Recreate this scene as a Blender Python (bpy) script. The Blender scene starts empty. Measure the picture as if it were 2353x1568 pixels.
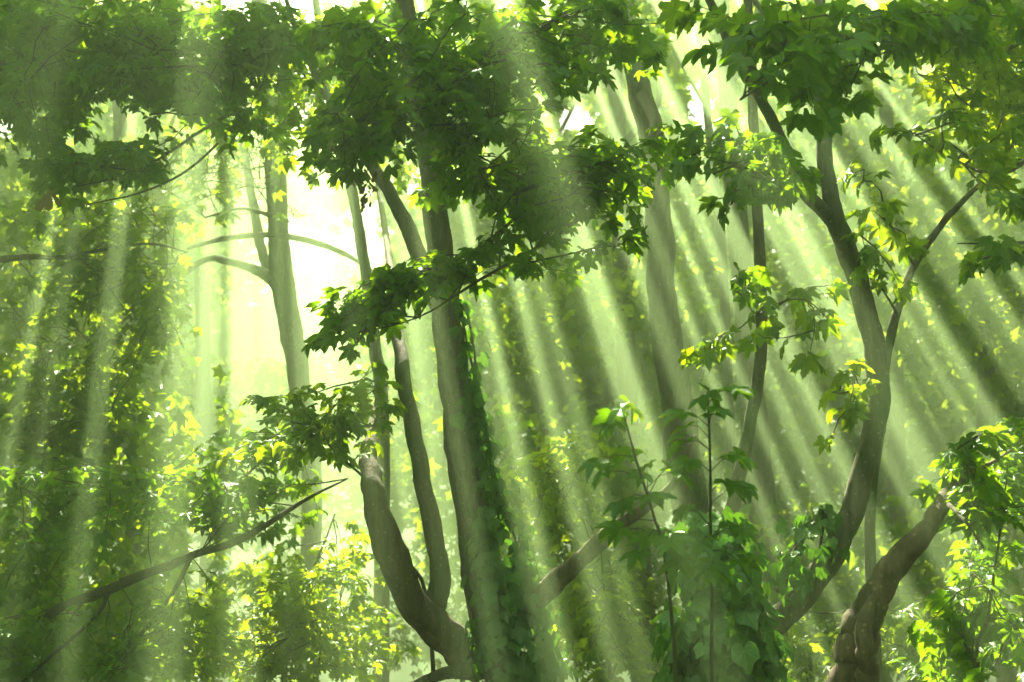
import bpy, math, random
import numpy as np
from mathutils import Matrix, Vector

random.seed(7)
rng = np.random.default_rng(11)
scene = bpy.context.scene
col = scene.collection

# ------------------------------------------------------------------ camera
PITCH = math.radians(12.0)
CAM = np.array((0.0, 0.0, 1.7))
LENS = 50.0
cam_data = bpy.data.cameras.new('camera')
cam_data.lens = LENS
cam_data.sensor_width = 36.0
cam_data.clip_end = 600.0
cam_data.clip_start = 0.05
cam_data.dof.use_dof = True
cam_data.dof.focus_distance = 6.5
cam_data.dof.aperture_fstop = 4.0
cam = bpy.data.objects.new('camera', cam_data)
col.objects.link(cam)
cam.location = CAM
cam.rotation_euler = (math.pi / 2 + PITCH, 0, 0)
scene.camera = cam

RIGHT = np.array((1.0, 0.0, 0.0))
FWD = np.array((0.0, math.cos(PITCH), math.sin(PITCH)))
UP = np.array((0.0, -math.sin(PITCH), math.cos(PITCH)))
PW, PH = 2353.0, 1568.0                 # measuring grid taken over the picture
FPX = PW * LENS / 36.0


def at(px, py, depth):
    """a point of the place, measured by its direction and its distance"""
    return CAM + RIGHT * ((px - PW / 2) / FPX * depth) + UP * ((PH / 2 - py) / FPX * depth) + FWD * depth


def project(P):
    r = np.atleast_2d(P) - CAM
    z = r @ FWD
    zz = np.where(np.abs(z) < 1e-4, 1e-4, z)
    return PW / 2 + (r @ RIGHT) / zz * FPX, PH / 2 - (r @ UP) / zz * FPX, z


# ------------------------------------------------------------------ sun and sky
VP = (560.0, -1850.0)                   # where the shafts of light converge
s = RIGHT * ((VP[0] - PW / 2) / FPX) + UP * ((PH / 2 - VP[1]) / FPX) + FWD
SUN = s / np.linalg.norm(s)             # towards the sun
SUN_EL = math.asin(SUN[2])
SUN_AZ = math.atan2(SUN[0], SUN[1])

world = bpy.data.worlds.new('World')
scene.world = world
world.use_nodes = True
wn = world.node_tree.nodes
wl = world.node_tree.links
bg = wn['Background']
sky = wn.new('ShaderNodeTexSky')
sky.sky_type = 'NISHITA'
sky.sun_disc = False
sky.sun_elevation = SUN_EL
sky.sun_rotation = SUN_AZ
sky.air_density = 0.4
sky.ozone_density = 0.5
sky.dust_density = 5.0
wl.new(sky.outputs[0], bg.inputs['Color'])
bg.inputs['Strength'].default_value = 0.06

sun_data = bpy.data.lights.new('sun', 'SUN')
sun_data.energy = 5.0
sun_data.angle = math.radians(0.3)
sun_data.color = (1.0, 0.935, 0.72)
sun = bpy.data.objects.new('sun', sun_data)
col.objects.link(sun)
sun.rotation_euler = Vector(SUN).to_track_quat('Z', 'Y').to_euler()
sun.location = (0, 0, 40)

scene.view_settings.view_transform = 'Standard'
scene.view_settings.look = 'None'
scene.view_settings.gamma = 1.0
scene.view_settings.exposure = 3.2
scene.view_settings.use_curve_mapping = False
scene.render.engine = 'CYCLES'
cy = scene.cycles
cy.use_denoising = True
cy.max_bounces = 8
cy.diffuse_bounces = 4
cy.glossy_bounces = 2
cy.transmission_bounces = 3
cy.volume_bounces = 0
cy.transparent_max_bounces = 4
cy.caustics_reflective = False
cy.caustics_refractive = False
cy.sample_clamp_indirect = 4.0
cy.use_adaptive_sampling = True
cy.adaptive_threshold = 0.02

HAZE_DENSITY = 0.036
HAZE_COLOR = (0.65, 0.95, 0.43, 1)  # green of leaf-filtered light put into the haze colour
HAZE_G = 0.5


# ------------------------------------------------------------------ materials
def new_mat(name):
    m = bpy.data.materials.new(name)
    m.use_nodes = True
    m.node_tree.nodes.clear()
    return m, m.node_tree.nodes, m.node_tree.links


def leaf_material(name, refl_a, refl_b, trans_a, trans_b, gloss=0.045, trans_mix=0.56, ivy=False):
    m, n, l = new_mat(name)
    out = n.new('ShaderNodeOutputMaterial')
    uv = n.new('ShaderNodeUVMap'); uv.uv_map = 'UVMap'
    sep = n.new('ShaderNodeSeparateXYZ'); l.new(uv.outputs[0], sep.inputs[0])

    def math_(op, a, b=None, c=None, clamp=False):
        k = n.new('ShaderNodeMath'); k.operation = op; k.use_clamp = clamp
        for i, v in enumerate((a, b, c)):
            if v is None: continue
            if isinstance(v, (int, float)): k.inputs[i].default_value = v
            else: l.new(v, k.inputs[i])
        return k.outputs[0]
    x = math_('SUBTRACT', sep.outputs[0], 0.5)
    y = math_('SUBTRACT', sep.outputs[1], 0.3)
    ang = math_('ARCTAN2', math_('ABSOLUTE', x), y)          # 0 at the tip
    rad = math_('SQRT', math_('ADD', math_('MULTIPLY', x, x), math_('MULTIPLY', y, y)))
    d = None
    for a in ((0.0, 0.82, 1.85) if not ivy else (0.0, 0.9, 1.6)):
        da = math_('ABSOLUTE', math_('SUBTRACT', ang, a))
        d = da if d is None else math_('MINIMUM', d, da)
    dist = math_('MULTIPLY', d, rad)
    vein = n.new('ShaderNodeMapRange'); vein.clamp = True
    vein.inputs[1].default_value = 0.004; vein.inputs[2].default_value = 0.02
    vein.inputs[3].default_value = 1.0; vein.inputs[4].default_value = 0.0
    l.new(dist, vein.inputs[0])
    att = n.new('ShaderNodeAttribute'); att.attribute_name = 'rnd'
    oi = n.new('ShaderNodeObjectInfo')
    var = math_('FRACT', math_('ADD', att.outputs['Fac'], oi.outputs['Random']))
    noise = n.new('ShaderNodeTexNoise'); noise.inputs['Scale'].default_value = 7.0
    noise.inputs['Detail'].default_value = 3.0
    l.new(uv.outputs[0], noise.inputs['Vector'])
    blot = math_('ADD', math_('MULTIPLY', noise.outputs[0], 0.35), math_('MULTIPLY', var, 0.75), clamp=True)

    def mixc(fac, a, b):
        k = n.new('ShaderNodeMix'); k.data_type = 'RGBA'
        l.new(fac, k.inputs[0])
        for i, v in ((6, a), (7, b)):
            if isinstance(v, tuple): k.inputs[i].default_value = (*v, 1)
            else: l.new(v, k.inputs[i])
        return k.outputs[2]
    cr = mixc(blot, refl_a, refl_b)
    ct = mixc(blot, trans_a, trans_b)
    veinf = math_('MULTIPLY', vein.outputs[0], 0.5)
    cr = mixc(veinf, cr, (refl_b[0] * 1.7, refl_b[1] * 1.5, refl_b[2] * 1.5))
    ct = mixc(veinf, ct, (trans_a[0] * .7, trans_a[1] * .7, trans_a[2] * .7))
    bump = n.new('ShaderNodeBump'); bump.inputs['Strength'].default_value = 0.35
    bump.inputs['Distance'].default_value = 0.01
    l.new(math_('SUBTRACT', noise.outputs[0], math_('MULTIPLY', vein.outputs[0], 0.6)), bump.inputs['Height'])
    df = n.new('ShaderNodeBsdfDiffuse'); l.new(cr, df.inputs[0]); l.new(bump.outputs[0], df.inputs['Normal'])
    tr = n.new('ShaderNodeBsdfTranslucent'); l.new(ct, tr.inputs[0])
    gl = n.new('ShaderNodeBsdfGlossy'); gl.inputs['Roughness'].default_value = 0.38
    gl.inputs[0].default_value = (0.85, 0.95, 0.85, 1); l.new(bump.outputs[0], gl.inputs['Normal'])
    m1 = n.new('ShaderNodeMixShader'); m1.inputs[0].default_value = trans_mix
    l.new(df.outputs[0], m1.inputs[1]); l.new(tr.outputs[0], m1.inputs[2])
    m2 = n.new('ShaderNodeMixShader'); m2.inputs[0].default_value = gloss
    l.new(m1.outputs[0], m2.inputs[1]); l.new(gl.outputs[0], m2.inputs[2])
    l.new(m2.outputs[0], out.inputs[0])
    return m


def bark_material(name, a, b, moss, moss_amt=0.45, scale=6.0):
    m, n, l = new_mat(name)
    out = n.new('ShaderNodeOutputMaterial')
    p = n.new('ShaderNodeBsdfPrincipled'); p.inputs['Roughness'].default_value = 0.85
    tc = n.new('ShaderNodeTexCoord')
    mp = n.new('ShaderNodeMapping'); mp.inputs['Scale'].default_value = (scale * 2.6, scale * 2.6, scale * 0.4)
    l.new(tc.outputs['Object'], mp.inputs[0])
    n1 = n.new('ShaderNodeTexNoise'); n1.inputs['Scale'].default_value = 2.0; n1.inputs['Detail'].default_value = 6.0
    n1.inputs['Roughness'].default_value = 0.65
    l.new(mp.outputs[0], n1.inputs['Vector'])
    n2 = n.new('ShaderNodeTexNoise'); n2.inputs['Scale'].default_value = 3.2; n2.inputs['Detail'].default_value = 4.0
    l.new(tc.outputs['Object'], n2.inputs['Vector'])
    vo = n.new('ShaderNodeTexVoronoi'); vo.inputs['Scale'].default_value = 26.0
    l.new(tc.outputs['Object'], vo.inputs['Vector'])
    spot = n.new('ShaderNodeMapRange'); spot.inputs[1].default_value = 0.12; spot.inputs[2].default_value = 0.2
    spot.inputs[3].default_value = 0.6; spot.inputs[4].default_value = 0.0
    l.new(vo.outputs['Distance'], spot.inputs[0])
    r1 = n.new('ShaderNodeValToRGB'); r1.color_ramp.elements[0].position = 0.3; r1.color_ramp.elements[1].position = 0.7
    r1.color_ramp.elements[0].color = (*a, 1); r1.color_ramp.elements[1].color = (*b, 1)
    l.new(n1.outputs[0], r1.inputs[0])
    r2 = n.new('ShaderNodeValToRGB'); r2.color_ramp.elements[0].position = 0.45; r2.color_ramp.elements[1].position = 0.68
    r2.color_ramp.elements[0].color = (0, 0, 0, 1); r2.color_ramp.elements[1].color = (moss_amt,) * 3 + (1,)
    l.new(n2.outputs[0], r2.inputs[0])
    mx = n.new('ShaderNodeMix'); mx.data_type = 'RGBA'
    l.new(r2.outputs[0], mx.inputs[0]); l.new(r1.outputs[0], mx.inputs[6]); mx.inputs[7].default_value = (*moss, 1)
    mx2 = n.new('ShaderNodeMix'); mx2.data_type = 'RGBA'
    l.new(spot.outputs[0], mx2.inputs[0]); l.new(mx.outputs[2], mx2.inputs[6])
    mx2.inputs[7].default_value = (b[0] * 1.6, b[1] * 1.6, b[2] * 1.5, 1)
    l.new(mx2.outputs[2], p.inputs['Base Color'])
    bp = n.new('ShaderNodeBump'); bp.inputs['Strength'].default_value = 0.9; bp.inputs['Distance'].default_value = 0.03
    l.new(n1.outputs[0], bp.inputs['Height']); l.new(bp.outputs[0], p.inputs['Normal'])
    l.new(p.outputs[0], out.inputs[0])
    return m


M_LEAF = leaf_material('maple_leaf', (0.026, 0.11, 0.006), (0.115, 0.27, 0.009),
                       (0.24, 0.46, 0.006), (0.5, 0.62, 0.010))
M_LEAF_SHADE = leaf_material('shaded_maple_leaf', (0.02, 0.095, 0.005), (0.10, 0.255, 0.008),  # same maple leaf with shade put into its colour
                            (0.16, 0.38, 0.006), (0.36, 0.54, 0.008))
M_LEAF_LIT = leaf_material('lit_maple_leaf', (0.05, 0.14, 0.010), (0.11, 0.23, 0.018),  # same maple leaf with sunlight put into its colour
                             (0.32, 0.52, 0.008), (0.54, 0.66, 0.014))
M_IVY = leaf_material('ivy_leaf', (0.035, 0.14, 0.012), (0.10, 0.26, 0.018),
                      (0.08, 0.27, 0.010), (0.18, 0.38, 0.014), gloss=0.07, trans_mix=0.4, ivy=True)
M_DRY = leaf_material('dry_leaf', (0.2, 0.12, 0.05), (0.28, 0.18, 0.08), (0.3, 0.18, 0.06), (0.35, 0.2, 0.07))
M_BARK = bark_material('smooth_bark', (0.06, 0.052, 0.03), (0.24, 0.21, 0.14), (0.06, 0.125, 0.02), 0.85)
M_BARK_OLD = bark_material('gnarled_bark', (0.045, 0.032, 0.018), (0.25, 0.19, 0.11), (0.08, 0.11, 0.03), 0.35, 4.0)
M_TWIG = bark_material('twig_bark', (0.06, 0.05, 0.03), (0.12, 0.1, 0.05), (0.06, 0.09, 0.03), 0.4, 9.0)


def ground_material():
    m, n, l = new_mat('leaf_litter')
    out = n.new('ShaderNodeOutputMaterial')
    p = n.new('ShaderNodeBsdfPrincipled'); p.inputs['Roughness'].default_value = 0.95
    tc = n.new('ShaderNodeTexCoord')
    a = n.new('ShaderNodeTexNoise'); a.inputs['Scale'].default_value = 1.3; a.inputs['Detail'].default_value = 8
    l.new(tc.outputs['Object'], a.inputs['Vector'])
    r = n.new('ShaderNodeValToRGB')
    r.color_ramp.elements[0].color = (0.06, 0.045, 0.025, 1); r.color_ramp.elements[1].color = (0.06, 0.11, 0.03, 1)
    r.color_ramp.elements[0].position = 0.4; r.color_ramp.elements[1].position = 0.62
    l.new(a.outputs[0], r.inputs[0]); l.new(r.outputs[0], p.inputs['Base Color'])
    b = n.new('ShaderNodeBump'); b.inputs['Strength'].default_value = 0.7; b.inputs['Distance'].default_value = 0.05
    l.new(a.outputs[0], b.inputs['Height']); l.new(b.outputs[0], p.inputs['Normal'])
    l.new(p.outputs[0], out.inputs[0])
    return m


# ------------------------------------------------------------------ leaf shapes
def polar_leaf(half, tipz, fold_pts):
    """half: (degrees from the tip, radius, z) on one side; mirrored"""
    right = [(r * math.sin(math.radians(a)), r * math.cos(math.radians(a)), z) for a, r, z in half]
    left = [(-x, y, z) for x, y, z in right[1:-1]][::-1]
    return right + left


MAPLE_FULL = [(0, 1.0, -.20), (5, .87, -.13), (9, .84, -.1), (12, .73, -.05), (17, .69, -.01), (20, .60, .03), (26, .52, .06),
              (32, .60, .03), (34, .70, 0), (40, .76, -.05), (42, .86, -.1), (48, .94, -.18), (53, .82, -.1), (59, .78, -.06),
              (62, .67, 0), (70, .60, .03), (80, .47, .06), (88, .54, .02), (96, .57, -.03), (107, .70, -.12), (118, .56, -.05),
              (130, .52, -.02), (145, .40, .02), (163, .26, .03), (180, .07, 0)]
MAPLE_MID = [(0, 1.0, -.2), (9, .82, -.1), (17, .67, 0), (26, .52, .06), (36, .74, -.02), (48, .94, -.18), (59, .76, -.05),
             (80, .48, .06), (107, .70, -.12), (140, .44, 0), (180, .07, 0)]
MAPLE_LOW = [(0, 1.0, -.2), (25, .53, .06), (48, .94, -.18), (80, .49, .06), (110, .68, -.12), (180, .12, 0)]
IVY_FULL = [(0, 1.0, -.22), (9, .86, -.12), (18, .74, -.04), (30, .66, 0), (45, .66, -.02), (56, .72, -.1), (70, .64, -.05), (90, .58, -.04),
            (112, .55, -.04), (135, .48, 0), (155, .36, .03), (170, .2, .03), (180, .08, 0)]
IVY_LOW = [(0, 1.0, -.22), (16, .74, -.04), (36, .64, 0), (56, .72, -.1), (90, .56, -.04), (130, .48, 0), (158, .32, .03), (180, .08, 0)]


def make_template(half, seed):
    r = random.Random(seed)
    pts = polar_leaf(half, 0, 0)
    tw = r.uniform(-.25, .25); bend = r.uniform(-.05, .28); cup = r.uniform(-.12, .2); skew = r.uniform(-.08, .08)
    out = []
    for x, y, z in [(0, 0, 0)] + pts:
        k = 1 + r.uniform(-.06, .06)
        x, y = x * k, y * k
        z = z * r.uniform(.5, 1.5) - bend * y * abs(y) + cup * x * x + tw * x * y + skew * x
        x += skew * y
        out.append((x, y, z))
    v = np.array(out, float)
    k = len(pts)
    f = np.array([(0, 1 + (i + 1) % k, 1 + i) for i in range(k)], int)
    uv = np.stack([v[:, 0] * 0.35 + 0.5, v[:, 1] * 0.35 + 0.3], 1)
    return v, f, uv


TPL = {
    'full': [make_template(MAPLE_FULL, i) for i in range(7)],
    'mid': [make_template(MAPLE_MID, 20 + i) for i in range(7)],
    'low': [make_template(MAPLE_LOW, 40 + i) for i in range(6)],
    'key': [make_template([(0, 1.0, -.1), (12, .95, 0), (20, .6, .05), (24, .3, 0), (90, .12, 0), (180, .1, 0)], 120 + i) for i in range(3)],
    'clump': [make_template([(0, 1.0, -.2), (48, .85, -.1), (110, .62, -.1), (180, .1, 0)], 90 + i) for i in range(4)],
    'ivy': [make_template(IVY_FULL, 60 + i) for i in range(5)],
    'ivylow': [make_template(IVY_LOW, 80 + i) for i in range(5)],
}


def mesh_from(name, v, f, uv=None, rnd=None, mat=None, smooth=True):
    me = bpy.data.meshes.new(name)
    v = np.asarray(v, np.float32); f = np.asarray(f, np.int32)
    k = f.shape[1]
    me.vertices.add(len(v)); me.vertices.foreach_set('co', v.ravel())
    me.loops.add(f.size); me.loops.foreach_set('vertex_index', f.ravel())
    me.polygons.add(len(f))
    me.polygons.foreach_set('loop_start', np.arange(0, f.size, k, dtype=np.int32))
    me.polygons.foreach_set('loop_total', np.full(len(f), k, np.int32))
    if smooth:
        me.polygons.foreach_set('use_smooth', np.ones(len(f), bool))
    if uv is not None:
        u = me.uv_layers.new(name='UVMap')
        u.data.foreach_set('uv', np.asarray(uv, np.float32)[f.ravel()].ravel())
    if rnd is not None:
        a = me.attributes.new('rnd', 'FLOAT', 'POINT')
        a.data.foreach_set('value', np.asarray(rnd, np.float32))
    me.update(calc_edges=True)
    if mat: me.materials.append(mat)
    return me


LEAF_MESH = {}


def leaf_mesh(kind, i, mat):
    key = (kind, i, mat.name)
    if key not in LEAF_MESH:
        v, f, uv = TPL[kind][i]
        LEAF_MESH[key] = mesh_from('leaf', v, f, uv, np.full(len(v), i * .13), mat)
    return LEAF_MESH[key]


def frames(tip, normal):
    """columns x, y(tip), z(normal) for each leaf"""
    y = tip / np.linalg.norm(tip, axis=1, keepdims=True)
    x = np.cross(y, normal); x /= np.maximum(np.linalg.norm(x, axis=1, keepdims=True), 1e-6)
    z = np.cross(x, y)
    return np.stack([x, y, z], 2)


def joined_leaves(name, P, F, S, kind, mat, origin=np.zeros(3)):
    n = len(P)
    idx = rng.integers(0, len(TPL[kind]), n)
    V, Fc, U, R = [], [], [], []
    off = 0
    for i, (tv, tf, tu) in enumerate(TPL[kind]):
        sel = np.where(idx == i)[0]
        if not len(sel): continue
        v = np.einsum('nij,kj->nki', F[sel] * S[sel][:, None, None], tv) + (P[sel] - origin)[:, None, :]
        k = len(tv); m = len(sel)
        V.append(v.reshape(-1, 3))
        Fc.append((tf[None] + (np.arange(m) * k)[:, None, None]).reshape(-1, 3) + off)
        U.append(np.tile(tu, (m, 1)))
        R.append(np.repeat(rng.random(m), k))
        off += m * k
    return mesh_from(name, np.concatenate(V), np.concatenate(Fc), np.concatenate(U), np.concatenate(R), mat)


# ------------------------------------------------------------------ wood
def smooth_path(pts, rad, sub=5):
    pts = np.asarray(pts, float); rad = np.asarray(rad, float)
    n = len(pts)
    if n < 3 or sub < 2:
        return pts, rad
    P = np.vstack([2 * pts[0] - pts[1], pts, 2 * pts[-1] - pts[-2]])
    out, ro = [], []
    for i in range(n - 1):
        p0, p1, p2, p3 = P[i:i + 4]
        for k in range(sub):
            t = k / sub
            out.append(.5 * (2 * p1 + (p2 - p0) * t + (2 * p0 - 5 * p1 + 4 * p2 - p3) * t * t + (3 * p1 - p0 - 3 * p2 + p3) * t ** 3))
            ro.append(rad[i] * (1 - t) + rad[i + 1] * t)
    out.append(pts[-1]); ro.append(rad[-1])
    return np.array(out), np.array(ro)


class Wood:
    def __init__(self):
        self.V, self.F, self.n = [], [], 0

    def tube(self, pts, rad, sides=8, sub=5, lump=0.0, seed=0, wob=0.0):
        pts, rad = smooth_path(pts, rad, sub)
        n = len(pts)
        r = np.random.default_rng(abs(int(seed)))
        if wob and n > 3:
            j = r.normal(0, 1, (n, 3)); j = (j + np.roll(j, 1, 0) + np.roll(j, -1, 0)) / 3
            j[0] = 0
            pts = pts + j * (rad * wob)[:, None]
        T = np.gradient(pts, axis=0) if n > 1 else np.array([[0, 0, 1.]])
        T /= np.maximum(np.linalg.norm(T, axis=1, keepdims=True), 1e-9)
        a = np.cross(T[0], (0.3, 1, 0.2)); a /= np.linalg.norm(a)
        ang = np.arange(sides) / sides * 2 * math.pi
        ph = r.uniform(0, 6.28, 6)
        L = np.concatenate([[0], np.cumsum(np.linalg.norm(np.diff(pts, axis=0), axis=1))])
        rows = []
        for i in range(n):
            a = a - T[i] * (a @ T[i]); a /= np.linalg.norm(a)
            b = np.cross(T[i], a)
            rr = np.full(sides, rad[i])
            if lump:
                u = L[i] / max(rad.mean(), 1e-4)
                rr = rr * (1 + lump * (np.sin(ang * 2 + u * .55 + ph[0]) * .5 + np.sin(ang * 3 - u * .9 + ph[1]) * .35 +
                                       np.sin(ang * 5 + u * 1.7 + ph[2]) * .22 + np.sin(u * .8 + ph[3]) * .5 + np.sin(ang + u * 2.1 + ph[4]) * .3))
            rows.append(pts[i] + np.outer(np.cos(ang) * rr, a) + np.outer(np.sin(ang) * rr, b))
        v = np.concatenate(rows + [pts[:1], pts[-1:] + T[-1:] * rad[-1] * .5])
        f = []
        for i in range(n - 1):
            for k in range(sides):
                k2 = (k + 1) % sides
                f.append((i * sides + k, i * sides + k2, (i + 1) * sides + k2, (i + 1) * sides + k))
        c0, c1 = n * sides, n * sides + 1
        for k in range(sides):
            k2 = (k + 1) % sides
            f.append((c0, k2, k, c0)); f.append((c1, (n - 1) * sides + k, (n - 1) * sides + k2, c1))
        self.V.append(v); self.F += [tuple(q + self.n for q in x) for x in f]; self.n += len(v)

    def mesh(self, name, mat, origin):
        me = bpy.data.meshes.new(name)
        f = [x if x[0] != x[3] else x[:3] for x in self.F]
        me.from_pydata((np.concatenate(self.V) - origin).tolist(), [], f)
        me.polygons.foreach_set('use_smooth', np.ones(len(me.polygons), bool))
        me.materials.append(mat)
        return me


def link(name, data, parent=None, **props):
    o = bpy.data.objects.new(name, data)
    col.objects.link(o)
    if parent is not None: o.parent = parent
    for k, v in props.items(): o[k] = v
    return o


# ------------------------------------------------------------------ light gaps in the canopy
# (px, py, distance, width px, length along the view in metres): where each shaft passes
SHAFTS = [
    # wide gaps shaped so that lit haze makes the glow round the pale tree
    (705, 600, 17, 150, 8.0), (730, 560, 21, 130, 8.0), (630, 700, 18, 90, 7.0), (760, 690, 16, 80, 7.0), (560, 740, 17, 60, 6.0),
    (480, 760, 15, 46, 5.0), (860, 640, 16, 60, 5.0), (930, 560, 14, 40, 4.0),
    (655, 610, 11.8, 120, 4.0), (722, 640, 11.4, 90, 4.4), (690, 640, 14.5, 60, 2.0), (600, 650, 10.6, 40, 3.0), (560, 900, 11, 30, 2.5), (470, 880, 10.5, 26, 2.5),  # added gaps that light haze before the tree as its bloom
]
# long narrow gaps, given by where their light crosses the row py = 900: (px, width px, length, distance)
SLOTS = [
    (40, 16, 3, 7.2), (130, 20, 4, 7.4), (225, 26, 5, 7.4), (340, 18, 4, 7.0), (422, 42, 6, 7.4), (505, 16, 4, 7.6), (578, 30, 6, 7.4), (650, 16, 4, 7.6),
    (728, 36, 6, 7.6), (850, 18, 5, 7.4), (955, 26, 7, 7.0), (1050, 18, 6, 6.8), (1152, 28, 7, 7.0), (1245, 18, 5, 7.0), (1335, 24, 6, 7.2), (1455, 34, 7, 7.0),
    (1545, 24, 6, 6.6), (1655, 22, 5, 7.0), (1765, 34, 6, 6.8), (1885, 46, 7, 6.8), (2030, 50, 7, 6.8), (2142, 56, 7, 6.6), (2250, 26, 6, 6.6),
    (2345, 26, 5, 6.6), (2455, 24, 5, 6.8), (2570, 26, 5, 6.8), (2690, 40, 6, 6.8), (2820, 44, 6, 6.8), (2980, 40, 5, 7),
]
SLOTS += [((p[0] + q[0]) / 2 + 6, 13, 4.6, 7.2) for p, q in zip(SLOTS, SLOTS[1:]) if q[0] - p[0] > 97 and p[0] > 800]
for i, (px, w, ln, d) in enumerate(SLOTS):
    d += .9
    f = (1.15, .5, .85, .3, 1.25, .6, 1.0, .4, .75, 1.2, .35)[i % 11]
    px += (9, -22, 4, 28, -8, 18, -28, 0, 24, -5, 15, -18, 7)[i % 13]
    w = min(w, 44) * (1, .8, 1.2, .75, 1.1, .9, 1.25)[i % 7]
    SLOTS[i] = (px, w, ln, d)
    if i < 4: f *= .55
    SHAFTS.append((px, 900, d, w, ln * .7 * f))
    if i % 2 == 0: SHAFTS.append((px, 900, d + 5.5, w * .55, ln * .5))
    if i % 3 == 0: SHAFTS.append((px, 900, d + 10, w * .5, ln * .5))
N_MAIN = len(SHAFTS)
# small flecks of sun that reach the leaves: patches (px, py, rx, ry), distances, how many, width in metres
FLECKS = [
    ((190, 560, 230, 120), 10.8, 12.8, 30, .28), ((170, 760, 210, 150), 10.8, 12.8, 40, .3), ((140, 940, 170, 110), 10.8, 12.8, 24, .28),
    ((380, 760, 60, 80), 9.7, 10.2, 8, .2), ((640, 1420, 200, 120), 9.6, 11.4, 34, .32), ((820, 1400, 90, 150), 9.6, 11.4, 26, .3), ((620, 1070, 100, 60), 6.8, 7.6, 5, .14),
    ((2250, 150, 90, 140), 7.4, 9.2, 20, .26), ((2130, 340, 80, 60), 5.1, 5.6, 4, .12), ((1300, 1120, 130, 110), 9.4, 12, 8, .2),
    ((1390, 1430, 90, 120), 9.4, 11, 6, .18), ((1860, 1480, 80, 60), 8.6, 10, 6, .2), ((2020, 600, 60, 90), 5.9, 6.4, 5, .12),
    ((1920, 930, 40, 60), 5.8, 6.2, 3, .12), ((200, 120, 260, 110), 7.2, 8.6, 26, .16), ((1150, 120, 380, 110), 6.6, 7.8, 22, .14), ((1250, 480, 230, 110), 6.6, 7.4, 14, .12), ((850, 700, 120, 60), 6.2, 6.5, 5, .12), ((420, 1130, 200, 70), 7.6, 9, 6, .13),
    ((780, 230, 180, 170), 8.8, 11, 40, .2), ((1300, 680, 200, 60), 13.5, 16.5, 34, .3), ((1290, 1140, 170, 160), 12.5, 16, 26, .3), ((2200, 600, 140, 250), 12.5, 16, 20, .3), ((2030, 1360, 220, 110), 11.5, 15, 20, .3), ((2000, 300, 200, 160), 15, 20, 14, .35), ((700, 1000, 300, 160), 18, 23, 12, .4), ((1250, 850, 300, 160), 19, 24, 14, .4), ((500, 430, 130, 90), 11.2, 13, 24, .25), ((1480, 1080, 60, 120), 4.1, 4.2, 3, .08),
    ((1690, 1030, 30, 120), 4.15, 4.2, 3, .08), ((1200, 1350, 60, 150), 7.7, 7.8, 4, .1), ((1650, 1350, 60, 90), 5.3, 5.4, 3, .1), ((2270, 1330, 80, 120), 5.8, 6.6, 4, .12),
]
for fi, ((ex, ey, erx, ery), d0, d1, k, w) in enumerate(FLECKS):
    for _ in range(max(2, round(k * 1.0))):
        d = rng.uniform(d0, d1)
        wp = w * rng.uniform(.5, 1.15)
        fx, fy = ex + rng.uniform(-1, 1) * erx, ey + rng.uniform(-1, 1) * ery
        if fi < 4:                                               # behind the leaf wall on the left: anywhere
            SHAFTS.append((fx, fy, d, wp * .7 * FPX / d, wp))
            continue
        row = (fy - VP[1]) / (900 - VP[1])                       # flecks lie in line with the long gaps
        sl = min(SLOTS, key=lambda q: abs(VP[0] + (q[0] - VP[0]) * row - fx))
        SHAFTS.append((VP[0] + (sl[0] - VP[0]) * row, fy, d, sl[1] * 7 / d * .9, wp * rng.uniform(1.2, 2.2)))
SH = []
for px, py, d, w, ln in SHAFTS:
    P = at(px, py, d)
    v = P - CAM; v /= np.linalg.norm(v)
    a = np.cross(SUN, v); a /= np.linalg.norm(a)
    SH.append((P, a, np.cross(SUN, a), w * d / FPX / 2, ln / 2))


def in_shaft(Q, margin, shafts=None, upstream=False):
    hit = np.zeros(len(Q), bool)
    for P, a, b, hw, hl in (shafts or SH):
        r = Q - P
        if hw + margin < .008: margin = .008 - hw
        hit |= ((not upstream) | (r @ SUN > .2)) & (((r @ a) / (hw + margin)) ** 2 + np.abs((r @ b) / (hl + margin)) ** 3 < 1)
    return hit


# ------------------------------------------------------------------ trees
TREES = []


def unit(v):
    v = np.asarray(v, float)
    return v / max(np.linalg.norm(v), 1e-9)


class Bough:
    def __init__(self, name, label, mat, leafmat, kind):
        self.name, self.label, self.mat, self.leafmat, self.kind = name, label, mat, leafmat, kind
        self.wood = Wood()
        self.nodes = []          # points that twigs may leave from
        self.P, self.T, self.N, self.S = [], [], [], []


class Tree:
    def __init__(self, name, label, cat, base, group=None, twig=M_TWIG):
        self.base = np.array(base, float)
        self.root = link(name, None, None, label=label, category=cat)
        if group: self.root['group'] = group
        self.root.location = self.base
        self.root.empty_display_size = 0.2
        self.boughs = []
        self.twigmat = twig
        self.crown = []
        TREES.append(self)

    def limb(self, name, pts, mat=M_BARK, lump=0.08, sides=14, sub=7, label=None, wob=0.11, seed=None, fat=.85):
        """pts: (px, py, distance, width in px)"""
        w = Wood()
        P = [at(x, y, d) for x, y, d, _ in pts]
        R = [fat * wd * d / FPX / 2 for _, _, d, wd in pts]
        w.tube(P, R, sides, sub, lump, seed if seed is not None else int(pts[0][0] + pts[0][1]), wob)
        o = link(name, w.mesh(name, mat, self.base), self.root)
        if label: o['label'] = label
        return o

    def bough(self, pts, label=None, leafmat=M_LEAF, kind='maple', name='bough', sides=7):
        b = Bough(name, label, self.twigmat, leafmat, kind)
        P = [at(x, y, d) for x, y, d, _ in pts]
        R = [max(wd * d / FPX / 2, .002) for _, _, d, wd in pts]
        b.wood.tube(P, R, sides, 5, .06, int(pts[0][0]), .25)
        sp, _ = smooth_path(P, R, 6)
        b.nodes = list(sp)
        self.boughs.append(b)
        return b


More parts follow.
